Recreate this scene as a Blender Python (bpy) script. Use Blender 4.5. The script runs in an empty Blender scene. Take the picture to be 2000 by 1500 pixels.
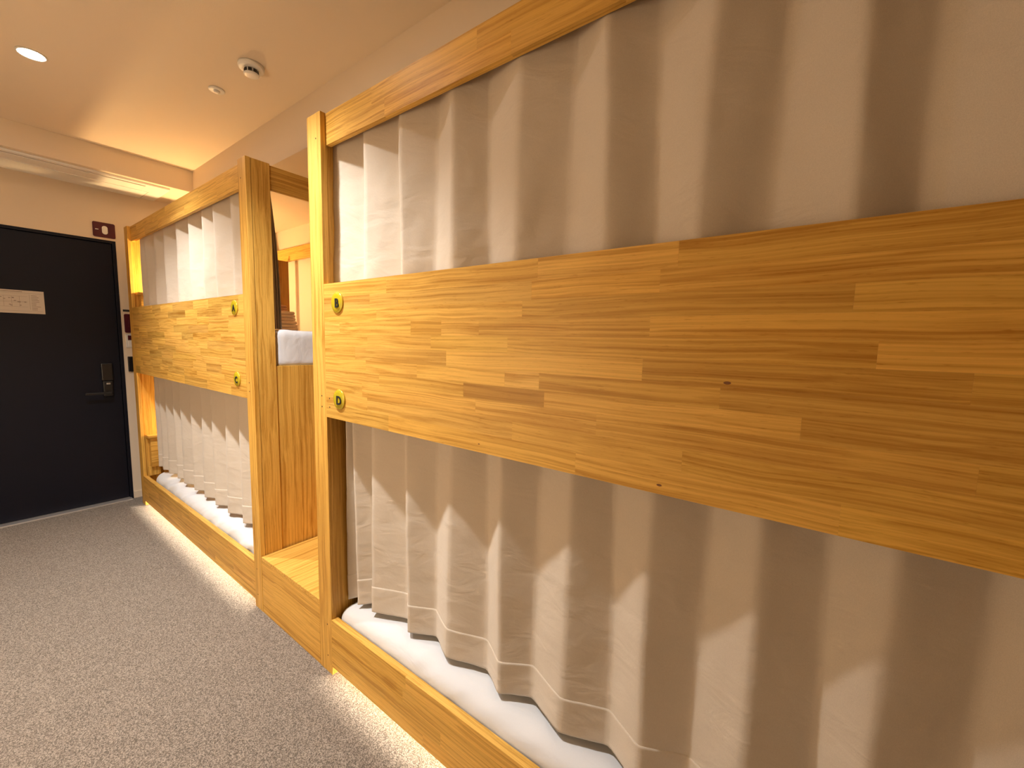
import bpy, bmesh, math, random
from mathutils import Vector, Matrix, noise

# ------------------------------------------------------------------ scene, camera, light set-up
scene = bpy.context.scene
COL = scene.collection
random.seed(7)

def look_basis(yaw, pitch, roll):
    y, p, r = (math.radians(v) for v in (yaw, pitch, roll))
    f = Vector((-math.cos(y) * math.cos(p), math.sin(y) * math.cos(p), math.sin(p)))
    right = f.cross(Vector((0, 0, 1))).normalized()
    up = right.cross(f)
    return right * math.cos(r) + up * math.sin(r), -right * math.sin(r) + up * math.cos(r), f

cam_data = bpy.data.cameras.new('camera')
cam = bpy.data.objects.new('camera', cam_data)
COL.objects.link(cam)
cam_data.sensor_fit = 'HORIZONTAL'
cam_data.sensor_width = 36.0
cam_data.lens = 36.0 * 806.742 / 2000.0
cam_data.clip_start = 0.02
_r, _u, _f = look_basis(53.487, -5.773, 1.29)
cam.matrix_world = Matrix(((_r.x, _u.x, -_f.x, 1.735), (_r.y, _u.y, -_f.y, -0.797), (_r.z, _u.z, -_f.z, 1.312), (0, 0, 0, 1)))
scene.camera = cam

world = bpy.data.worlds.new('world')
scene.world = world
world.use_nodes = True
world.node_tree.nodes['Background'].inputs[0].default_value = (1.0, 0.93, 0.85, 1)
world.node_tree.nodes['Background'].inputs[1].default_value = 0.05

scene.view_settings.view_transform = 'Standard'
scene.view_settings.look = 'None'
scene.view_settings.gamma = 1.0
scene.view_settings.use_curve_mapping = False
scene.view_settings.exposure = 0.06

# lamp settings used by the lamp builders further down
DOWNLIGHT_POWER = 178.0
DOWNLIGHT_COLOR = (1.0, 0.965, 0.925)
LED_STRENGTH = 95.0
LED_COLOR = (1.0, 0.87, 0.68)
BUNK_LAMP_COLOR = (1.0, 0.66, 0.30)

# ------------------------------------------------------------------ materials
def new_mat(name):
    m = bpy.data.materials.new(name)
    m.use_nodes = True
    nt = m.node_tree
    return m, nt, nt.nodes['Principled BSDF']

def N(nt, kind, **kw):
    n = nt.nodes.new(kind)
    for k, v in kw.items():
        setattr(n, k, v)
    return n

def plain(name, color, rough=0.5, metal=0.0, spec=0.5, bump=0.0, bscale=200.0, bdist=0.001):
    m, nt, b = new_mat(name)
    b.inputs['Base Color'].default_value = (*color, 1)
    b.inputs['Roughness'].default_value = rough
    b.inputs['Metallic'].default_value = metal
    b.inputs['Specular IOR Level'].default_value = spec
    g = N(nt, 'ShaderNodeNewGeometry')
    nz = N(nt, 'ShaderNodeTexNoise')
    nz.inputs['Scale'].default_value = bscale
    nz.inputs['Detail'].default_value = 3
    nt.links.new(g.outputs['Position'], nz.inputs['Vector'])
    if bump > 0:
        bp = N(nt, 'ShaderNodeBump')
        bp.inputs['Strength'].default_value = bump
        bp.inputs['Distance'].default_value = bdist
        nt.links.new(nz.outputs['Fac'], bp.inputs['Height'])
        nt.links.new(bp.outputs['Normal'], b.inputs['Normal'])
    else:
        mr = N(nt, 'ShaderNodeMapRange')
        mr.inputs['To Min'].default_value = max(0.02, rough - 0.04)
        mr.inputs['To Max'].default_value = min(1, rough + 0.04)
        nt.links.new(nz.outputs['Fac'], mr.inputs['Value'])
        nt.links.new(mr.outputs['Result'], b.inputs['Roughness'])
    return m

def emit(name, color, strength):
    m, nt, b = new_mat(name)
    b.inputs['Base Color'].default_value = (*color, 1)
    b.inputs['Emission Color'].default_value = (*color, 1)
    b.inputs['Emission Strength'].default_value = strength
    return m

def wood(name, axis, light=(0.80, 0.485, 0.110), dark=(0.42, 0.188, 0.020)):
    """varnished pale laminated timber, grain along the given world axis; the
    object's own colour tints each stave and shifts its grain."""
    m, nt, b = new_mat(name)
    L = nt.links.new
    g = N(nt, 'ShaderNodeNewGeometry')
    oi = N(nt, 'ShaderNodeObjectInfo')
    rnd = N(nt, 'ShaderNodeVectorMath', operation='SCALE')
    comb = N(nt, 'ShaderNodeCombineXYZ')
    L(oi.outputs['Random'], comb.inputs[0]); L(oi.outputs['Random'], comb.inputs[1]); L(oi.outputs['Random'], comb.inputs[2])
    L(comb.outputs[0], rnd.inputs[0]); rnd.inputs['Scale'].default_value = 37.0
    add = N(nt, 'ShaderNodeVectorMath', operation='ADD')
    L(g.outputs['Position'], add.inputs[0]); L(rnd.outputs[0], add.inputs[1])
    # slow waviness so the grain lines arch
    wv = N(nt, 'ShaderNodeTexNoise'); wv.inputs['Scale'].default_value = 3.2; wv.inputs['Detail'].default_value = 1.5
    L(add.outputs[0], wv.inputs['Vector'])
    wsub = N(nt, 'ShaderNodeVectorMath', operation='SUBTRACT'); L(wv.outputs['Color'], wsub.inputs[0]); wsub.inputs[1].default_value = (.5, .5, .5)
    wsc = N(nt, 'ShaderNodeVectorMath', operation='SCALE'); L(wsub.outputs[0], wsc.inputs[0]); wsc.inputs['Scale'].default_value = 0.024
    pos = N(nt, 'ShaderNodeVectorMath', operation='ADD'); L(add.outputs[0], pos.inputs[0]); L(wsc.outputs[0], pos.inputs[1])
    def stretched(along, across, detail, rough=0.55):
        mp = N(nt, 'ShaderNodeMapping')
        sc = [across] * 3; sc['xyz'.index(axis)] = along
        mp.inputs['Scale'].default_value = sc
        L(pos.outputs[0], mp.inputs['Vector'])
        nz = N(nt, 'ShaderNodeTexNoise'); nz.inputs['Scale'].default_value = 1.0
        nz.inputs['Detail'].default_value = detail; nz.inputs['Roughness'].default_value = rough
        L(mp.outputs[0], nz.inputs['Vector'])
        return nz.outputs['Fac']
    fine = stretched(1.6, 260.0, 3)
    rings = stretched(1.0, 105.0, 1.5)
    broad = stretched(2.2, 11.0, 2)
    fleck = stretched(38.0, 480.0, 2, 0.7)
    def rng(src, a, bb, lo, hi):
        r = N(nt, 'ShaderNodeMapRange'); r.inputs['From Min'].default_value = a; r.inputs['From Max'].default_value = bb
        r.inputs['To Min'].default_value = lo; r.inputs['To Max'].default_value = hi
        L(src, r.inputs['Value']); return r.outputs['Result']
    def math2(op, a, c):
        x = N(nt, 'ShaderNodeMath', operation=op); L(a, x.inputs[0])
        if isinstance(c, float): x.inputs[1].default_value = c
        else: L(c, x.inputs[1])
        return x.outputs[0]
    s = math2('ADD', rng(fine, .36, .64, 0, .36), rng(rings, .44, .66, 0, .40))
    s = math2('ADD', s, rng(broad, .4, .7, 0, .22))
    s = math2('ADD', s, rng(fleck, .60, .76, 0, .34))
    ramp = N(nt, 'ShaderNodeValToRGB')
    ramp.color_ramp.elements[0].position = 0.12; ramp.color_ramp.elements[0].color = (*light, 1)
    ramp.color_ramp.elements[1].position = 0.95; ramp.color_ramp.elements[1].color = (*dark, 1)
    L(s, ramp.inputs['Fac'])
    mul = N(nt, 'ShaderNodeMix', data_type='RGBA', blend_type='MULTIPLY'); mul.inputs['Factor'].default_value = 1.0
    L(ramp.outputs['Color'], mul.inputs['A']); L(oi.outputs['Color'], mul.inputs['B'])
    L(mul.outputs['Result'], b.inputs['Base Color'])
    b.inputs['Roughness'].default_value = 0.46
    b.inputs['Specular IOR Level'].default_value = 0.25
    bp = N(nt, 'ShaderNodeBump'); bp.inputs['Strength'].default_value = 0.12; bp.inputs['Distance'].default_value = 0.0006
    L(fine, bp.inputs['Height']); L(bp.outputs['Normal'], b.inputs['Normal'])
    return m

WOOD = {a: wood('varnished_timber_' + a, a) for a in 'xyz'}

def fabric(name, color, weave=900.0, wr=0.35, wr_scale=9.0, rough=0.9, sheen=0.2, stretch=(1, 1, 1), tint=0.06):
    m, nt, b = new_mat(name)
    L = nt.links.new
    g = N(nt, 'ShaderNodeNewGeometry')
    mp = N(nt, 'ShaderNodeMapping'); mp.inputs['Scale'].default_value = stretch
    L(g.outputs['Position'], mp.inputs['Vector'])
    n1 = N(nt, 'ShaderNodeTexNoise'); n1.inputs['Scale'].default_value = wr_scale; n1.inputs['Detail'].default_value = 4; n1.inputs['Roughness'].default_value = .45
    n1.inputs['Distortion'].default_value = .6
    L(mp.outputs[0], n1.inputs['Vector'])
    n2 = N(nt, 'ShaderNodeTexNoise'); n2.inputs['Scale'].default_value = weave; n2.inputs['Detail'].default_value = 1
    L(g.outputs['Position'], n2.inputs['Vector'])
    cr = N(nt, 'ShaderNodeMapRange'); cr.inputs['From Min'].default_value = .3; cr.inputs['From Max'].default_value = .7
    cr.inputs['To Min'].default_value = 1 - tint; cr.inputs['To Max'].default_value = 1 + tint
    L(n2.outputs['Fac'], cr.inputs['Value'])
    mul = N(nt, 'ShaderNodeMix', data_type='RGBA', blend_type='MULTIPLY'); mul.inputs['Factor'].default_value = 1.0
    mul.inputs['A'].default_value = (*color, 1)
    L(cr.outputs['Result'], mul.inputs['B'])
    L(mul.outputs['Result'], b.inputs['Base Color'])
    b.inputs['Roughness'].default_value = rough
    b.inputs['Specular IOR Level'].default_value = 0.15
    b.inputs['Sheen Weight'].default_value = sheen
    b1 = N(nt, 'ShaderNodeBump'); b1.inputs['Strength'].default_value = wr; b1.inputs['Distance'].default_value = 0.012
    L(n1.outputs['Fac'], b1.inputs['Height'])
    b2 = N(nt, 'ShaderNodeBump'); b2.inputs['Strength'].default_value = 0.15; b2.inputs['Distance'].default_value = 0.0005
    L(n2.outputs['Fac'], b2.inputs['Height']); L(b1.outputs['Normal'], b2.inputs['Normal'])
    L(b2.outputs['Normal'], b.inputs['Normal'])
    return m

def carpet_mat():
    m, nt, b = new_mat('speckled_loop_carpet')
    L = nt.links.new
    g = N(nt, 'ShaderNodeNewGeometry')
    v = N(nt, 'ShaderNodeTexVoronoi'); v.inputs['Scale'].default_value = 380; v.inputs['Randomness'].default_value = 1
    L(g.outputs['Position'], v.inputs['Vector'])
    n = N(nt, 'ShaderNodeTexNoise'); n.inputs['Scale'].default_value = 270; n.inputs['Detail'].default_value = 3; n.inputs['Roughness'].default_value = .7
    L(g.outputs['Position'], n.inputs['Vector'])
    sep = N(nt, 'ShaderNodeSeparateColor'); L(v.outputs['Color'], sep.inputs[0])
    mx = N(nt, 'ShaderNodeMath', operation='ADD'); L(sep.outputs[0], mx.inputs[0]); L(n.outputs['Fac'], mx.inputs[1])
    ramp = N(nt, 'ShaderNodeValToRGB')
    e = ramp.color_ramp.elements
    e[0].position = .42; e[0].color = (.125, .103, .083, 1)
    e[1].position = .86; e[1].color = (.42, .36, .30, 1)
    k = e.new(.62); k.color = (.245, .205, .168, 1)
    md = N(nt, 'ShaderNodeMath', operation='MULTIPLY'); L(mx.outputs[0], md.inputs[0]); md.inputs[1].default_value = .62
    L(md.outputs[0], ramp.inputs['Fac']); L(ramp.outputs['Color'], b.inputs['Base Color'])
    b.inputs['Roughness'].default_value = .95; b.inputs['Specular IOR Level'].default_value = .1; b.inputs['Sheen Weight'].default_value = .15
    bp = N(nt, 'ShaderNodeBump'); bp.inputs['Strength'].default_value = .9; bp.inputs['Distance'].default_value = .004
    L(mx.outputs[0], bp.inputs['Height']); L(bp.outputs['Normal'], b.inputs['Normal'])
    return m

M_CARPET = carpet_mat()
M_WALL = plain('cream_wallpaper', (.76, .645, .50), .85, bump=.25, bscale=260, bdist=.0012)
M_CEIL = plain('cream_ceiling_paper', (.76, .645, .50), .9, bump=.25, bscale=260, bdist=.0012)
M_DOOR = plain('navy_black_steel', (.0035, .0042, .011), .5, spec=.25, bump=.05, bscale=600, bdist=.0003)
M_BLACK = plain('matt_black_metal', (.006, .006, .007), .35, spec=.5)
M_STEEL = plain('brushed_steel', (.62, .60, .58), .28, metal=1.0)
M_ALU = plain('satin_aluminium', (.72, .70, .68), .38, metal=.75)
M_WHITE = plain('white_plastic', (.80, .78, .74), .4)
M_PAPER = plain('notice_paper', (.58, .52, .45), .7)
M_INK = plain('grey_print', (.23, .19, .15), .8)
M_MAROON = plain('maroon_plate', (.075, .006, .016), .35)
M_GOLD = plain('yellow_enamel', (.47, .375, .012), .25)
M_GOLDRIM = plain('gold_rim', (.62, .47, .04), .25, metal=.3)
M_LETTER = plain('black_letter', (.012, .012, .014), .4)
M_LETTERBG = plain('grey_letter_window', (.42, .40, .33), .3)
M_CURTAIN = fabric('beige_curtain_cloth', (.63, .56, .468), wr=.36, wr_scale=10.0, stretch=(.9, 1, 1.7))
M_SHEET = fabric('white_bed_sheet', (.70, .712, .735), wr=.6, wr_scale=5.5, stretch=(1.0, 2.2, 1.6), tint=.02)
M_TOWEL = fabric('peach_towel', (.85, .66, .52), weave=500, wr=.2, wr_scale=40, tint=.1)
M_TOWEL2 = fabric('brown_towel', (.52, .29, .19), weave=500, wr=.2, wr_scale=40, tint=.1)
M_HOLE = plain('dark_screw_hole', (.06, .03, .012), .7)
M_KNOT = plain('dark_timber_knot', (.20, .075, .018), .5)
M_SLOT = plain('dark_slot', (.30, .26, .22), .7)
M_VENT = plain('black_vent_slot', (.02, .016, .014), .6)
M_LED = emit('warm_led_strip', LED_COLOR, LED_STRENGTH)
M_LENS = emit('downlight_lens', (1.0, .965, .93), 190.0)
M_FILL = emit('fill_lamp_glow', (1.0, .74, .47), 31.0)  # glow of the added fill lamp across the aisle
M_GLOBE = emit('warm_lamp_globe', BUNK_LAMP_COLOR, 420.0)
M_GLOBE_LOW = emit('dim_warm_lamp_globe', BUNK_LAMP_COLOR, 110.0)

# ------------------------------------------------------------------ mesh helpers
def link(name, bm, mat, parent=None, smooth=False):
    me = bpy.data.meshes.new(name)
    bm.normal_update()
    bm.to_mesh(me); bm.free()
    if mat: me.materials.append(mat)
    if smooth:
        for p in me.polygons: p.use_smooth = True
    o = bpy.data.objects.new(name, me)
    COL.objects.link(o)
    if parent: o.parent = parent
    return o

def box_bm(x0, x1, y0, y1, z0, z1, bevel=0.0, seg=2):
    bm = bmesh.new()
    bmesh.ops.create_cube(bm, size=1)
    for v in bm.verts:
        v.co = Vector(((x0 + x1) / 2 + v.co.x * (x1 - x0), (y0 + y1) / 2 + v.co.y * (y1 - y0), (z0 + z1) / 2 + v.co.z * (z1 - z0)))
    if bevel > 0:
        bmesh.ops.bevel(bm, geom=list(bm.edges), offset=bevel, segments=seg, affect='EDGES', profile=.6)
    return bm

def box(name, x0, x1, y0, y1, z0, z1, mat, parent=None, bevel=0.0015, tone=None, org=None):
    """box whose object origin is at its centre"""
    cx, cy, cz = (x0 + x1) / 2, (y0 + y1) / 2, (z0 + z1) / 2
    bm = box_bm(x0 - cx, x1 - cx, y0 - cy, y1 - cy, z0 - cz, z1 - cz, bevel)
    o = link(name, bm, mat, parent)
    o.location = (cx, cy, cz)
    if parent: o.location = Vector((cx, cy, cz)) - world_loc(parent)
    t = tone if tone is not None else 1.0
    o.color = (t, t, t, 1) if isinstance(t, float) else (*t, 1)
    return o

def world_loc(o):
    v = Vector(o.location)
    while o.parent:
        o = o.parent; v += Vector(o.location)
    return v

def rebase(o, parent):
    o.location = Vector(o.location) - world_loc(parent)
    o.parent = parent

def empty(name, loc, label=None, cat=None, group=None, kind=None):
    o = bpy.data.objects.new(name, None)
    o.empty_display_size = .05
    COL.objects.link(o); o.location = loc
    tag(o, label, cat, group, kind)
    return o

def tag(o, label=None, cat=None, group=None, kind=None):
    if label: o['label'] = label
    if cat: o['category'] = cat
    if group: o['group'] = group
    if kind: o['kind'] = kind
    return o

def disc_bm(r, depth, axis='y', seg=40, dome=0.0, cap_r=None):
    """lathed puck: back at 0, front towards minus axis"""
    bm = bmesh.new()
    prof = [(r, 0), (r, -depth * .6), (r * .97, -depth * .9), (r * .92, -depth)]
    if dome:
        for k in range(1, 5):
            t = k / 5
            prof.append((r * .92 * math.cos(t * math.pi / 2), -depth - dome * math.sin(t * math.pi / 2)))
    rings = []
    for rr, h in prof:
        rings.append([bm.verts.new((rr * math.cos(2 * math.pi * i / seg), h, rr * math.sin(2 * math.pi * i / seg))) for i in range(seg)])
    for a, b in zip(rings, rings[1:]):
        for i in range(seg):
            bm.faces.new((a[i], a[(i + 1) % seg], b[(i + 1) % seg], b[i]))
    c = bm.verts.new((0, prof[-1][1] - (dome * .06 if dome else 0), 0))
    for i in range(seg):
        bm.faces.new((rings[-1][i], rings[-1][(i + 1) % seg], c))
    bm.faces.new(rings[0][::-1])
    bmesh.ops.recalc_face_normals(bm, faces=bm.faces)
    if axis == 'z':
        for v in bm.verts: v.co = Vector((v.co.x, v.co.z, v.co.y))
        bmesh.ops.recalc_face_normals(bm, faces=bm.faces)
    return bm

def lathe_bm(profile, seg=40):
    """profile of (radius, z)"""
    bm = bmesh.new(); rings = []
    for rr, h in profile:
        rings.append([bm.verts.new((rr * math.cos(2 * math.pi * i / seg), rr * math.sin(2 * math.pi * i / seg), h)) for i in range(seg)])
    for a, b in zip(rings, rings[1:]):
        for i in range(seg):
            bm.faces.new((a[i], a[(i + 1) % seg], b[(i + 1) % seg], b[i]))
    for rg in (rings[0], rings[-1]):
        bm.faces.new(rg)
    bmesh.ops.recalc_face_normals(bm, faces=bm.faces)
    return bm

# ------------------------------------------------------------------ measurements (metres)
X0, X0R = 0.216, 2.327            # near bunk
X1, X1L = -0.306, -2.417          # far bunk, right and left end
PW = 0.080                        # post face width
H = 2.083
ZB1, ZB2 = 1.025, 1.502           # guard board
ZR1, ZR2 = 0.036, 0.230           # bottom rail
ZT1 = 1.977                       # top rail underside
XD = -2.595                       # door wall
ZC, ZS = 2.517, 2.274             # ceiling, lower ceiling above the bunks
YD = 0.342                        # face between them
XBEAM, ZBEAM = -2.098, 2.364
YW = 1.06                         # wall behind the bunks
YL = -1.75                        # wall across the aisle
XN = 3.3                          # wall behind the camera
ST = .278                         # step height

# ------------------------------------------------------------------ the room
box('floor', XD - .1, XN, YL, YW, -.1, 0, M_CARPET, bevel=0)['kind'] = 'structure'
box('ceiling', XD - .1, XN, YL, YD, ZC, ZC + .1, M_CEIL, bevel=0)['kind'] = 'structure'
box('ceiling_soffit', XD - .1, XN, YD, YW, ZS, ZC + .1, M_CEIL, bevel=.002)['kind'] = 'structure'
box('ceiling_beam', XD, XBEAM, YL, YD, ZBEAM, ZC, M_CEIL, bevel=.002)['kind'] = 'structure'
box('wall_back', XD - .1, XN, YW, YW + .1, 0, ZC + .1, M_WALL, bevel=0)['kind'] = 'structure'
box('wall_aisle', XD - .1, XN, YL - .1, YL, 0, ZC + .1, M_WALL, bevel=0)['kind'] = 'structure'
box('wall_near', XN, XN + .1, YL - .1, YW + .1, 0, ZC + .1, M_WALL, bevel=0)['kind'] = 'structure'
# door wall with an opening for the door
DY1, DY0, DZ = -.018, -.90, 2.0
bm = bmesh.new()
for a in ((XD - .1, XD, DY1, YW, 0, ZC + .1), (XD - .1, XD, YL, DY0, 0, ZC + .1), (XD - .1, XD, DY0, DY1, DZ, ZC + .1)):
    t = box_bm(*a); me = bpy.data.meshes.new('t'); t.to_mesh(me); t.free(); bm.from_mesh(me); bpy.data.meshes.remove(me)
link('wall_door', bm, M_WALL)['kind'] = 'structure'
box('baseboard_door', XD, XD + .009, DY1 + .004, YW, 0, .055, M_WALL, bevel=.002)['kind'] = 'structure'

# ------------------------------------------------------------------ door
door = empty('door_1', (XD, (DY0 + DY1) / 2, 0), kind='structure', label='navy black flat steel door with lever handle')
box('door_leaf', XD - .055, XD - .012, DY0 + .02, DY1 - .022, .014, DZ - .022, M_DOOR, door, .002)
box('jamb', XD - .09, XD + .004, DY1 - .02, DY1, 0, DZ, M_DOOR, door, .0015)
box('jamb', XD - .09, XD + .004, DY0, DY0 + .018, 0, DZ, M_DOOR, door, .0015)
box('head_jamb', XD - .09, XD + .004, DY0 + .018, DY1 - .02, DZ - .02, DZ, M_DOOR, door, .0015)
box('threshold', XD - .09, XD + .052, DY0 + .018, DY1 - .012, 0, .012, M_ALU, door, .003)
# lock case with keypad and lever
lock = box('lock_case', XD - .012, XD + .012, -.150, -.085, .955, 1.085, M_BLACK, door, .006)
box('lower_lock_case', XD - .012, XD + .014, -.146, -.090, .835, .950, M_BLACK, door, .006)
bm = bmesh.new()
bmesh.ops.create_cone(bm, cap_ends=True, segments=24, radius1=.011, radius2=.011, depth=.05, matrix=Matrix.Translation((.025, 0, 0)) @ Matrix.Rotation(math.pi / 2, 4, 'Y'))
t = box_bm(.040, .054, -.135, .012, -.009, .009, .005); me = bpy.data.meshes.new('t'); t.to_mesh(me); t.free(); bm.from_mesh(me); bpy.data.meshes.remove(me)
lv = link('lever', bm, M_BLACK, door); lv.location = Vector((XD, -.115, .862)) - world_loc(door)
hl = box('thumb_turn', XD + .012, XD + .022, -.128, -.106, .925, .937, M_STEEL, lock, .002)

# ------------------------------------------------------------------ notice on the door
pap = empty('notice_sheet', (XD - .0115, -.56, 1.4325), 'small beige printed notice sheet stuck on the dark door', 'notice')
box('sheet', XD - .0115, XD - .0105, -.700, -.403, 1.4325, 1.5855, M_PAPER, pap, 0)
xs0, xs1 = XD - .0105, XD - .0101
def ink(y0, y1, z0, z1, nm='print_line'):
    box(nm, xs0, xs1, y0, y1, z0, z1, M_INK, pap, 0)
ink(-.690, -.413, 1.5665, 1.5675); ink(-.690, -.413, 1.448, 1.449); ink(-.470, -.469, 1.460, 1.560)
# small floor plan on the left, text rows on the right
for k in range(6):
    y = -.685 + k * .034
    box('plan_room', xs0, xs1, y, y + .001, 1.475, 1.545, M_INK, pap, 0)
for z in (1.475, 1.505, 1.512, 1.545):
    ink(-.685, -.480, z, z + .001, 'plan_wall')
rr = random.Random(3)
for k in range(10):
    z = 1.552 - k * .0105
    ink(-.462, -.462 + rr.uniform(.02, .045), z, z + .0028, 'print_row')
for k in range(14):
    y = -.683 + rr.random() * .19; z = 1.478 + rr.random() * .06
    ink(y, y + .009, z, z + .004, 'plan_mark')
ink(-.60, -.50, 1.574, 1.5775, 'print_title')

# ------------------------------------------------------------------ plate above the door and things on the wall strip
def plate(y0, y1, z0, z1, depth, r, mat, name, parent):
    return box(name, XD, XD + depth, y0, y1, z0, z1, mat, parent, r)
sg = empty('wall_plate', (XD, -.077, 2.017), 'maroon plate with white oval on the wall above the door', 'sign')
bm = bmesh.new()
def rrect(bm, y0, y1, z0, z1, r, x0, x1, n=6):
    pts = []
    for (cy, cz, a0) in ((y1 - r, z1 - r, 0), (y0 + r, z1 - r, 90), (y0 + r, z0 + r, 180), (y1 - r, z0 + r, 270)):
        for k in range(n + 1):
            a = math.radians(a0 + 90 * k / n); pts.append((cy + r * math.cos(a), cz + r * math.sin(a)))
    f = [bm.verts.new((x1, y, z)) for y, z in pts]; b = [bm.verts.new((x0, y, z)) for y, z in pts]
    bm.faces.new(f); bm.faces.new(b[::-1])
    for i in range(len(pts)):
        bm.faces.new((f[i], b[i], b[(i + 1) % len(pts)], f[(i + 1) % len(pts)]))
    bmesh.ops.recalc_face_normals(bm, faces=bm.faces)
W = world_loc(sg)
rrect(bm, -.137 - W.y, -.016 - W.y, 2.017 - W.z, 2.124 - W.z, .010, 0, .006); link('plate', bm, M_MAROON, sg)
bm = bmesh.new(); rrect(bm, -.088 - W.y, -.057 - W.y, 2.040 - W.z, 2.100 - W.z, .0154, .006, .0085, 10); link('oval_inlay', bm, M_WHITE, sg)
bm = bmesh.new(); rrect(bm, -.124 - W.y, -.106 - W.y, 2.068 - W.z, 2.073 - W.z, .002, .006, .0066, 3); link('small_mark', bm, M_WHITE, sg)

a = tag(box('label_tape', XD, XD + .002, -.004, .034, 1.480, 1.496, M_VENT, None, .0005), 'short dark label tape on the wall strip between door and bunk', 'label')
rp = empty('call_plate', (XD, .02, 1.315), 'maroon oblong plate on the wall strip beside the dark door', 'plate')
bm = bmesh.new(); W = world_loc(rp); rrect(bm, -.001 - W.y, .05 - W.y, 1.318 - W.z, 1.462 - W.z, .010, 0, .010); link('plate', bm, M_MAROON, rp)
bm = bmesh.new(); rrect(bm, .022 - W.y, .040 - W.y, 1.36 - W.z, 1.42 - W.z, .008, .010, .013); link('oval_button', bm, M_MAROON, rp)
sw = empty('light_switch', (XD, .03, 1.2), 'white switch plate with small dark red window beside the door', 'switch')
plate(.000, .065, 1.203, 1.308, .008, .003, M_WHITE, 'cover', sw); plate(.012, .045, 1.262, 1.298, .011, .002, M_MAROON, 'indicator_window', sw); plate(.014, .050, 1.212, 1.252, .011, .003, M_WHITE, 'rocker', sw)
kc = empty('key_card_holder', (XD, .03, 1.01), 'black card holder low on the wall strip beside the door', 'card holder')
plate(.003, .060, 1.016, 1.134, .014, .004, M_BLACK, 'body', kc); plate(.010, .053, 1.100, 1.106, .017, .001, M_BLACK, 'slot_lip', kc)

# ------------------------------------------------------------------ ceiling fixtures
def downlight(x, y, label, power=DOWNLIGHT_POWER):
    t = empty('downlight', (x, y, ZC), label, 'ceiling light', 'recessed downlights along the aisle')
    link('trim_ring', lathe_bm([(.047, 0), (.048, -.003), (.045, -.006), (.039, -.004), (.039, 0)]), M_WHITE, t, True)
    link('lens', lathe_bm([(.038, 0), (.038, -.003), (.034, -.005), (.016, -.0065)]), M_LENS, t, True)
    ld = bpy.data.lights.new('downlight_beam', 'SPOT')
    ld.energy = power; ld.color = DOWNLIGHT_COLOR; ld.spot_size = math.radians(112); ld.spot_blend = 1.0; ld.shadow_soft_size = .03
    lo = bpy.data.objects.new('downlight_beam', ld); COL.objects.link(lo); lo.parent = t; lo.location = (0, 0, -.042)
    return t
downlight(-1.125, -.51, 'glowing round recessed downlight in the ceiling above the aisle', DOWNLIGHT_POWER * .82)
downlight(.20, -.51, 'recessed downlight above the step between the two bunks')


sd = empty('smoke_detector', (-.405, .080, ZC), 'white round smoke detector on the ceiling above the far bunk', 'smoke detector')
link('base', lathe_bm([(.051, 0), (.052, -.006), (.050, -.016), (.046, -.019), (.03, -.019)]), M_WHITE, sd, True)
link('sensor_cap', lathe_bm([(.026, -.017), (.026, -.036), (.031, -.038), (.031, -.041), (.026, -.044), (.01, -.045)]), M_WHITE, sd, True)
for k in range(8):
    a = 2 * math.pi * k / 8 + .2
    o = box('vent_slot', -.007, .007, -.0015, .0015, -.006, .006, M_VENT, None, 0)
    o.parent = sd; o.location = (.0265 * math.cos(a), .0265 * math.sin(a), -.028); o.rotation_euler = (0, 0, a + math.pi / 2)
# unseen fill lamp, added across the aisle to lift the soft warm light
wl = empty('fill_lamp', (.15, YL, .90), 'unseen fill lamp with warm frosted shade, added across the aisle', 'fill lamp')
box('back_plate', .05, .25, YL, YL + .015, .90, 1.40, M_WHITE, wl, .004)
bm = lathe_bm([(.055, 0), (.075, .01), (.085, .10), (.085, .38), (.075, .47), (.055, .48)])
ws = link('fill_shade', bm, M_FILL, wl, True); ws.location = (0, .11, .01)

hs = empty('ceiling_sensor', (-.750, .060, ZC), 'small white round heat sensor on the ceiling beside the smoke detector', 'sensor')
link('base', lathe_bm([(.034, 0), (.034, -.004), (.030, -.007), (.012, -.007)]), M_WHITE, hs, True)
link('sensing_tip', lathe_bm([(.013, -.006), (.013, -.012), (.009, -.016), (.003, -.017)]), M_WHITE, hs, True)

# ------------------------------------------------------------------ air conditioner set in the beam's underside
ac = empty('air_conditioner', (-2.35, -.5, ZBEAM), 'long white one way air conditioner panel under the ceiling beam', 'air conditioner')
box('panel', -2.555, -2.135, -1.15, .215, ZBEAM - .014, ZBEAM, M_WHITE, ac, .004)
box('outlet_slot', -2.285, -2.165, -1.02, .085, ZBEAM - .0150, ZBEAM - .0135, M_SLOT, ac, 0)
box('louver', -2.281, -2.169, -1.016, .081, ZBEAM - .0200, ZBEAM - .0145, M_WHITE, ac, .002)
box('intake_grille', -2.535, -2.315, -1.05, .125, ZBEAM - .0185, ZBEAM - .0135, M_WHITE, ac, .002)
box('grille_seam', -2.536, -2.314, .130, .132, ZBEAM - .0147, ZBEAM - .0138, M_SLOT, ac, 0)

# ------------------------------------------------------------------ timber helpers
def tone_for(r, c=1.0):
    t = r.choice([1.0, 1.0, 1.03, .98, .95, 1.02, .93, .98, 1.03, .90])
    t = 1 + (t - 1) * c
    if c > 1 and r.random() < .10: t *= .80
    t *= r.uniform(.97, 1.03)
    return (t, t * r.uniform(.965, 1.01), t * r.uniform(.88, 1.02))

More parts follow.
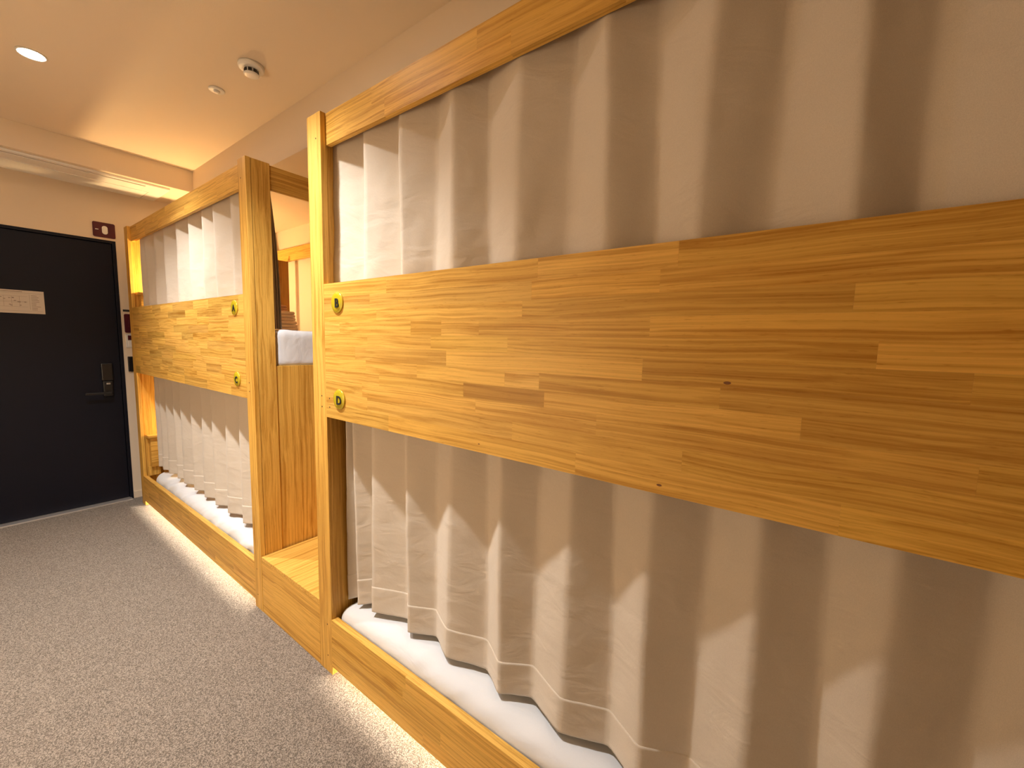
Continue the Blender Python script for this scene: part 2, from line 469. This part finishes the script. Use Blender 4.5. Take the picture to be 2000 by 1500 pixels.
def staved_board(name, parent, x0, x1, y0, y1, zs, seed, joints=None, mean=.42, contrast=1.0):
    """edge-glued board: a core with finger-jointed staves in front; zs are the row edges"""
    r = random.Random(seed)
    core = box(name, x0, x1, y0 + .011, y1, zs[0], zs[-1], WOOD['x'], parent, .001)
    for k in range(len(zs) - 1):
        js = (joints or {}).get(k)
        if js is None:
            xs, x = [], x0 - r.uniform(.0, .3)
            while x < x1:
                x += r.uniform(mean * .55, mean * 1.5)
                if x0 + .05 < x < x1 - .05: xs.append((x, None))
            js = [(x0, None)] + xs
        g = .00004
        for i, (xa, tn) in enumerate(js):
            xb = js[i + 1][0] if i + 1 < len(js) else x1
            tn = tn if tn is not None else tone_for(r, contrast)
            d = r.uniform(-.00006, .00006)
            box('stave', xa + g, xb - g, y0 + d, y0 + .0112, zs[k] + g, zs[k + 1] - g, WOOD['x'], core, 0, tn)
    return core

def hole(parent, x, z, y=0.0, r=.0028):
    o = link('screw_hole', disc_bm(r, .0006, seg=12), M_HOLE, parent)
    o.location = Vector((x, y + .0001, z)) - world_loc(parent)

GZ = [1.025, 1.075, 1.120, 1.165, 1.203, 1.243, 1.285, 1.326, 1.367, 1.410, 1.453, 1.502]

def bunk(xa, xb, label, seed, near):
    t = empty('bunk_bed', ((xa + xb) / 2, .5, 0), label, 'bunk bed', 'built in wooden bunk beds')
    # front posts: a face board with a return board behind it
    for i, (p, q, s) in enumerate(((xa, xa + PW + .008 * near, 1), (xb - PW, xb, -1))):
        po = box('post', p, q, 0, .020, 0, H, WOOD['z'], t, .0015)
        po.color = (1.0, .985, .95, 1)
        if s == 1: rb = box('post_return', q - .040, q - .014, .0202, .100, 0, H - .002, WOOD['z'], t, .0015, (.96, .93, .86))
        else: rb = box('post_return', q - .024, q - .002, .0215, .100, 0, H + .000, WOOD['z'], t, .002, (.97, .94, .88))
        for z in (.07, .20, 1.10, 1.06, 2.0) if near or s == -1 else ():
            hole(po, p + (.058 if s == 1 else .030), z)
    ia, ib = xa + PW + .008 * near, xb - PW
    j = None
    if near:
        j = {3: [(ia, None), (.62, (.95, .94, .9)), (.985, (.66, .58, .50)), (1.237, (1.06, 1.06, 1.1)), (1.72, None)],
             4: [(ia, (.97, .96, .9)), (.55, None), (.80, (1.02, 1.0, .96)), (1.122, (1.08, 1.10, 1.22)), (1.222, (.90, .87, .80)), (1.60, None)],
             7: [(ia, (.98, .98, 1.0)), (.40, (1.0, .99, .95)), (.773, (.94, .9, .8)), (.90, (1.07, 1.07, 1.1)), (1.036, (.93, .9, .85)), (1.47, None), (1.95, None)],
             10: [(ia, None), (.66, (.97, .95, .9)), (1.21, (1.05, 1.05, 1.1)), (1.515, (.94, .93, .88)), (2.0, None)],
             5: [(ia, (.9, .87, .8)), (.49, None), (.92, (1.03, 1.02, 1.0)), (1.46, (.84, .80, .72)), (1.9, (.9, .88, .8))]}
    gb = staved_board('guard_board', t, ia, ib, 0, .025, GZ, seed, j, .46 if near else .30, 1.0 if near else 1.6)
    if near:
        for x, z, rx in ((1.61, 1.25, .006), (1.505, 1.043, .005), (1.042, 1.047, .003)):
            o = link('knot', disc_bm(rx, .0005, seg=16), M_KNOT, gb); o.scale = (1, 1, .45); o.location = Vector((x, -.0001, z)) - world_loc(gb)
        for x in (ia + .022,):
            for z in (1.063, 1.095): hole(gb, x, z)
    staved_board('top_rail', t, ia, ib, .020, .038, [ZT1, ZT1 + .052, H - .002], seed + 1, None, .40)
    box('curtain_pelmet', ia, ib, .0385, .046, ZT1 + .06, H + .012, WOOD['x'], t, .001, .9)
    staved_board('bottom_rail', t, ia, ib, 0, .026, [ZR1, ZR1 + .048, ZR1 + .097, ZR1 + .146, ZR2], seed + 2, None, .5)
    # end panels, decks, back frame
    for x, s in ((xa, 1), (xb, -1)):
        if s == 1: px0, px1 = x + .048, x + .066
        else: px0, px1 = x - .026, x - .008
        top = H - .1 if (s == 1) != near else 1.175
        if near and s == 1: top = 1.175
        if near and s == -1: top = H - .1
        box('end_panel', px0, px1, .1005, 1.0, 0.0, top, WOOD['z'], t, .0015, (.95, .92, .85))
        box('end_top_rail', px0, px1 + (.004 if s == 1 else -.002), .1005, 1.0, ZT1 - .004, H - .004, WOOD['y'], t, .0015, (.95, .92, .85))
        box('back_post', px0 - .02, px1 + .02, 1.0005, 1.045, 0, H, WOOD['z'], t, .0015)
    box('bed_deck', xa + .07, xb - .03, .030, 1.0, .100, .122, WOOD['x'], t, .001)
    box('bed_deck', xa + .07, xb - .03, .030, 1.0, 1.140, 1.162, WOOD['x'], t, .001)
    box('back_top_rail', xa + .09, xb - .05, 1.0005, 1.03, ZT1, H, WOOD['x'], t, .0015)
    box('back_panel', xa + .09, xb - .05, 1.0305, 1.045, .02, 1.16, WOOD['x'], t, .001)
    if not near:   # headboard ledges at the far end
        for z0, z1 in ((.30, .545), (1.35, 1.615)):
            hb = box('headboard', xa + .068, xa + .120, .045, .99, z0, z1 - .02, WOOD['y'], t, .0015)
            box('ledge', xa + .066, xa + .138, .030, .99, z1 - .0195, z1, WOOD['y'], t, .002)
            box('lamp_shelf', xa + .1385, xa + .225, .20, .42, z1 - .0195, z1, WOOD['y'], t, .002)
        box('shaded_shelf_upright', -2.085, -2.065, .89, 1.0, 1.36, 1.97, WOOD['z'], t, .0015, (.34, .27, .20))  # dark tone puts the upright's shaded side into its colour
        box('footboard', xa + .088, xa + .10, .030, .10, ZR2, .30, WOOD['z'], t, .001)
    return t

bunk(X0, X0R, 'near wooden bunk bed lettered B and D with long honey coloured guard board', 11, True)
bunk(X1L, X1, 'far wooden bunk bed lettered A and C standing beside the dark door', 41, False)

# ------------------------------------------------------------------ step box between the bunks
stp = empty('step_box', ((X1 + X0) / 2, .3, 0), 'wooden step box filling the gap between the two bunks', 'steps')
box('riser', X1 + .002, X0 - .002, .001, .022, 0, ST - .0195, WOOD['x'], stp, .001, (1.0, .97, .9))
box('tread', X1 + .002, X0 - .002, .001, .40, ST - .019, ST, WOOD['y'], stp, .0015, (1.03, 1.02, 1.0))
box('upper_riser', X1 + .002, X0 - .002, .40, .42, 0, .60, WOOD['x'], stp, .001)
box('upper_tread', X1 + .002, X0 - .002, .40, 1.0, .6005, .62, WOOD['y'], stp, .0015)

# ------------------------------------------------------------------ letter badges
def letter_mesh(ch, size):
    cu = bpy.data.curves.new('letter', 'FONT'); cu.body = ch; cu.size = size; cu.extrude = .0006; cu.offset = size * .03
    cu.align_x = 'CENTER'; cu.align_y = 'CENTER'
    o = bpy.data.objects.new('letter_tmp', cu); COL.objects.link(o)
    bpy.context.view_layer.update()
    me = bpy.data.meshes.new_from_object(o.evaluated_get(bpy.context.evaluated_depsgraph_get()))
    bpy.data.objects.remove(o); bpy.data.curves.remove(cu)
    me.transform(Matrix.Rotation(math.pi / 2, 4, 'X'))
    me.materials.clear(); me.materials.append(M_LETTER)
    return me
def badge(ch, x, z, label):
    t = empty('letter_badge', (x, -.0002, z), label, 'badge', 'round letter badges on the guard boards')
    link('rim', disc_bm(.0355, .005), M_GOLDRIM, t, True)
    d = link('face', disc_bm(.0325, .0055, dome=.0025), M_GOLD, t, True)
    o = bpy.data.objects.new('letter', letter_mesh(ch, .042)); COL.objects.link(o); o.parent = t; o.location = (.007, -.0092, -.004)
badge('B', .392, 1.434, 'yellow round badge with letter B, upper corner of the near guard board')
badge('D', .393, 1.098, 'yellow round badge with letter D, lower corner of the near guard board')
badge('A', -.480, 1.444, 'yellow round badge with letter A, upper corner of the far guard board')
badge('C', -.485, 1.108, 'yellow round badge with letter C, lower corner of the far guard board')

# ------------------------------------------------------------------ curtains
def softtri(u):   # 0..1 -> 0..1, straight facets with rounded ends
    return .5 + math.asin(.982 * math.sin((u - .5) * math.pi)) / (2 * math.asin(.982))

def curtain(name, label, group, keys, z0, z1, yc, amp, seed, hem=None, lean=0.0, topgather=0.0, tip=.0, ripple=1.0, nz=46, drop=0.0):
    """keys: list of (x, side) with side -1 = ridge to the room, +1 = valley; hem = height of the hem band"""
    r = random.Random(seed)
    xs, ph, sd = [], [], []
    for i in range(len(keys) - 1):
        xa, sa = keys[i][:2]; xb, sb = keys[i + 1][:2]
        n = 10
        for k in range(n):
            u = k / n
            xs.append(xa + (xb - xa) * u); sd.append(sa + (sb - sa) * softtri(u)); ph.append(i + u)
    xs.append(keys[-1][0]); sd.append(keys[-1][1]); ph.append(len(keys) - 1)
    t = empty(name, ((keys[0][0] + keys[-1][0]) / 2, yc, z0), label, 'curtain', group)
    W = world_loc(t)
    def pt(i, z):
        f = (z - z0) / (z1 - z0)
        a = amp * (1 - topgather * max(0, (f - .55) / .45))
        x = xs[i] + .010 * ripple * math.sin(3.1 * z + ph[i] * 1.7 + seed) + lean * (1 - f) * (math.sin(ph[i] * .9 + seed))
        y = yc + sd[i] * a
        p = Vector((x * 3.0, seed * 1.7, z * 2.2))
        y += ripple * (.006 * noise.noise(p) + .0035 * noise.noise(Vector((x * 16, seed, z * 7))) + .0016 * noise.noise(Vector((x * 30 + z * 22, seed, z * 38 - x * 14))) * (1 - f) ** .5)
        zz = z + (.006 * noise.noise(Vector((x * 4, 3.3, seed))) if f < .5 else 0)
        if drop: zz -= drop * max(0, 1 - (xs[i] - xs[0]) / .36) * max(0, 1 - f * 1.6)
        return Vector((x, y, zz)) - W
    def sheet(za, zb, n, nm, layer=False):
        bm = bmesh.new(); rows = []
        for jx in range(n + 1):
            z = za + (zb - za) * jx / n
            dy = 0.0
            if layer: dy = -.0008 if jx == n else -.0014
            rows.append([bm.verts.new(pt(i, z) + Vector((0, dy, 0))) for i in range(len(xs))])
        for a, b in zip(rows, rows[1:]):
            for i in range(len(xs) - 1):
                bm.faces.new((a[i], a[i + 1], b[i + 1], b[i]))
        o = link(nm, bm, M_CURTAIN, t, True)
        s = o.modifiers.new('thickness', 'SOLIDIFY'); s.thickness = .0010 if layer else .0022; s.offset = -1.0
        return o
    sheet(z0, z1, nz, 'cloth')
    if hem:
        sheet(z0 - .0005, z0 + hem, 16, 'hem', True)
    return t

def alternate(first, peaks, troughs):
    ks = [(x, -1) for x in peaks] + [(x, 1) for x in troughs]
    return sorted(ks)

# near lower: ridge and valley positions measured from the shadow edge on the cloth
lowN = [(.298, .3), (.311, -1.15), (.340, 1.2), (.362, -1.15), (.436, 1.2), (.467, -1.05), (.602, 1)] + \
       [(.66, -1), (.763, 1), (.857, -1), (.974, 1), (1.064, -1), (1.159, 1), (1.266, -1), (1.375, 1), (1.476, -1), (1.575, 1), (1.667, -1), (1.784, 1), (1.862, -1), (1.97, 1), (2.06, -1), (2.16, 1), (2.222, -.6)]
curtain('curtain', 'beige pleated curtain of the near lower bunk D, hem on white sheet', 'curtains of the four bunks', lowN, .304, 1.10, .097, .0225, 2, hem=.098, ripple=.75, drop=.024)
upN = [(.296, -1), (.425, 1.0), (.470, -1), (.612, 1), (.673, -1), (.778, 1), (.882, -1), (.99, 1.1), (1.120, -1), (1.228, 1), (1.331, -1), (1.442, 1), (1.543, -1), (1.642, 1), (1.755, -1), (1.850, 1), (1.96, -1), (2.06, 1), (2.16, -1), (2.222, .3)]
curtain('curtain', 'beige pleated curtain of the near upper bunk B under the top rail', 'curtains of the four bunks', upN, 1.40, 2.03, .071, .024, 5, hem=.06, lean=.006, ripple=1.0)
lowF = [(-2.262, .8), (-2.235, -1), (-2.19, 1), (-2.134, -1), (-2.06, 1), (-1.979, -1), (-1.90, 1), (-1.811, -1), (-1.745, 1), (-1.664, -1), (-1.565, 1), (-1.464, -1), (-1.37, 1), (-1.272, -1), (-1.18, 1), (-1.089, -1), (-.998, 1), (-.904, -1), (-.80, 1), (-.696, -1), (-.60, 1), (-.51, -1), (-.42, .9), (-.352, -.2)]
curtain('curtain', 'beige pleated curtain of the far lower bunk C, hem on rumpled sheet', 'curtains of the four bunks', lowF, .308, 1.10, .097, .0225, 8, hem=.098, ripple=.75)
upF = [(-2.272, .8), (-2.240, -1), (-2.205, 1), (-2.12, -1), (-2.02, 1), (-1.905, -1), (-1.80, 1), (-1.686, -1), (-1.57, 1), (-1.456, -1), (-1.34, 1), (-1.225, -1), (-1.12, 1), (-1.01, -1), (-.92, 1), (-.829, -1), (-.72, 1), (-.621, -1), (-.53, 1), (-.44, -1), (-.352, .8)]
curtain('curtain', 'beige pleated curtain of the far upper bunk A behind the letter A board', 'curtains of the four bunks', upF, 1.40, 2.03, .071, .022, 11, hem=.06, lean=.012)

# bunched entry curtain at the open end of the far upper bunk
def bunch(label):
    zt, zb = 2.0, 1.35
    t = empty('curtain', (-.37, .13, zb), label, 'curtain', 'curtains of the four bunks')
    W = world_loc(t); bm = bmesh.new(); rows = []
    n, m = 46, 26
    for j in range(m + 1):
        f = j / m; z = zb + (zt - zb) * f
        wid = .048 - .034 * f ** 2.2
        row = []
        for i in range(n + 1):
            u = i / n
            y = .106 + wid * u + .002 * math.sin(5 * z)
            x = -.362 + .020 * math.sin(u * math.pi * 7 + .4) * (1 - .3 * f) - .012 * u
            row.append(bm.verts.new(Vector((x, y, z)) - W))
        rows.append(row)
    for a, b in zip(rows, rows[1:]):
        for i in range(n): bm.faces.new((a[i], a[i + 1], b[i + 1], b[i]))
    o = link('cloth', bm, M_CURTAIN, t, True)
    s = o.modifiers.new('thickness', 'SOLIDIFY'); s.thickness = .002
bunch('narrow beige curtain gathered at the open end of bunk A above the step')

# ------------------------------------------------------------------ mattresses
def mattress(label, x0, x1, y0, y1, z0, z1, seed, rumple, R=.055, sag=0.0, nx=150):
    t = empty('mattress', ((x0 + x1) / 2, (y0 + y1) / 2, z0), label, 'mattress', 'mattresses with white sheets')
    W = world_loc(t)
    ny, nzv = 40, 14
    # rounded box from a subdivided cube
    bm = bmesh.new()
    def rb(x, y, z):
        cx = min(max(x, x0 + R), x1 - R); cy = min(max(y, y0 + R), y1 - R); cz = min(max(z, z0 + R), z1 - R)
        d = Vector((x - cx, y - cy, z - cz))
        if d.length > 1e-6: d = d.normalized() * R
        p = Vector((cx, cy, cz)) + d
        n = d.normalized() if d.length > 0 else Vector((0, 0, 1))
        top = max(0, min(1, (p.z - z0) / (z1 - z0)))
        k = noise.noise(Vector((p.x * 2.2, p.y * 4, p.z * 6 + seed))) * .006 * rumple
        s3 = noise.noise(Vector(((p.x * .9 + p.y * .45) * 2.4 + seed, (p.y * .9 - p.x * .35) * 9, p.z * 4)))
        k += max(0, 1 - abs(s3) * 4) ** 2 * .005 * rumple
        front = max(0, 1 - (p.y - y0) / .16)
        s4 = noise.noise(Vector((p.x * 8.5 - p.z * 9 - p.y * 10, seed * 2.0, p.z * 1.5)))
        k += front * (s4 * .009 + max(0, 1 - abs(s4) * 5) * .005) * max(0, rumple - .4)
        p = p - Vector((0, 0, sag * top * max(0, 1 - (p.x - x0) / .30)))
        k *= .25 + .75 * top
        return p + n * k - W
    grids = []
    def face(f, na, nb):
        vs = [[bm.verts.new(rb(*f(i / na, j / nb))) for j in range(nb + 1)] for i in range(na + 1)]
        for i in range(na):
            for j in range(nb):
                bm.faces.new((vs[i][j], vs[i + 1][j], vs[i + 1][j + 1], vs[i][j + 1]))
    lx, ly, lz = x1 - x0, y1 - y0, z1 - z0
    face(lambda a, b: (x0 + lx * a, y0 + ly * b, z1), nx, ny)
    face(lambda a, b: (x0 + lx * a, y0 + ly * b, z0), nx, ny)
    face(lambda a, b: (x0 + lx * a, y0, z0 + lz * b), nx, nzv)
    face(lambda a, b: (x0 + lx * a, y1, z0 + lz * b), nx, nzv)
    face(lambda a, b: (x0, y0 + ly * a, z0 + lz * b), ny, nzv)
    face(lambda a, b: (x1, y0 + ly * a, z0 + lz * b), ny, nzv)
    bmesh.ops.remove_doubles(bm, verts=bm.verts, dist=.0004)
    bmesh.ops.recalc_face_normals(bm, faces=bm.faces)
    link('fitted_sheet', bm, M_SHEET, t, True)
    return t
mattress('smooth white sheeted mattress of the near lower bunk D', .288, 2.25, .034, .99, .124, .280, 1.3, .85, .050, .026)
mattress('white sheeted mattress with rumpled edge on the far lower bunk C', -2.20, -.335, .034, .99, .124, .280, 6.1, 1.5)
mattress('white sheeted mattress of far upper bunk A seen above the side panel', -2.20, -.316, .106, .99, 1.164, 1.345, 3.7, .6, .028)

# ------------------------------------------------------------------ folded towels on bunk A
def towel(label, cx, cy, z, lx, ly, h, mat, seed, rz):
    bm = bmesh.new(); n = 3
    t = empty('folded_towel', (cx, cy, z), label, 'towel', 'folded towels on the upper bunk')
    t.rotation_euler = (0, 0, rz)
    for k in range(n):   # stacked folds joined at one side
        hh = h / n
        b = box_bm(-lx / 2, lx / 2, -ly / 2 + .004 * k, ly / 2 - .003 * k, k * hh + .0006, (k + 1) * hh - .0006, hh * .42, 3)
        me = bpy.data.meshes.new('t'); b.to_mesh(me); b.free(); bm.from_mesh(me); bpy.data.meshes.remove(me)
    link('folds', bm, mat, t, True)
towel('peach folded bath towel at the bottom of the stack on bunk A', -1.475, .66, 1.358, .21, .13, .072, M_TOWEL, 1, .06)
towel('peach folded towel in the middle of the stack on bunk A', -1.480, .66, 1.4305, .205, .125, .068, M_TOWEL, 2, -.05)
towel('small brown folded cloth on top of the towel stack', -1.54, .66, 1.499, .10, .10, .050, M_TOWEL2, 3, .2)

# ------------------------------------------------------------------ lamps inside the far bunk
def bunk_lamp(label, x, y, z, mat, r=.042):
    t = empty('bedside_lamp', (x, y, z), label, 'lamp', 'lamps on the headboard ledges')
    link('base', lathe_bm([(.04, 0), (.04, .008), (.03, .012), (.010, .016), (.008, .05), (.012, .055)], 32), M_WHITE, t, True)
    bm = bmesh.new(); bmesh.ops.create_uvsphere(bm, u_segments=24, v_segments=14, radius=r)
    g = link('globe', bm, mat, t, True); g.location = (0, 0, .055 + r)
bunk_lamp('warm glowing globe lamp on the upper headboard ledge of bunk A', -2.250, .31, 1.6152, M_GLOBE)
bunk_lamp('dim warm globe lamp on the lower headboard ledge of bunk C', -2.250, .31, .5452, M_GLOBE_LOW)

# ------------------------------------------------------------------ LED strips under the bottom rails
def led(label, xa, xb):
    t = empty('led_strip', ((xa + xb) / 2, .13, .05), label, 'led strip', 'led strips under the bottom rails')
    box('channel', xa, xb, .1265, .140, .060, .086, M_WHITE, t, .001)
    box('diffuser', xa + .004, xb - .004, .1190, .1262, .064, .082, M_LED, t, 0)
led('warm led strip under the bottom rail of the near bunk', X0 + .10, X0R - .10)
led('warm led strip under the bottom rail of the far bunk', X1L + .09, X1 - .10)
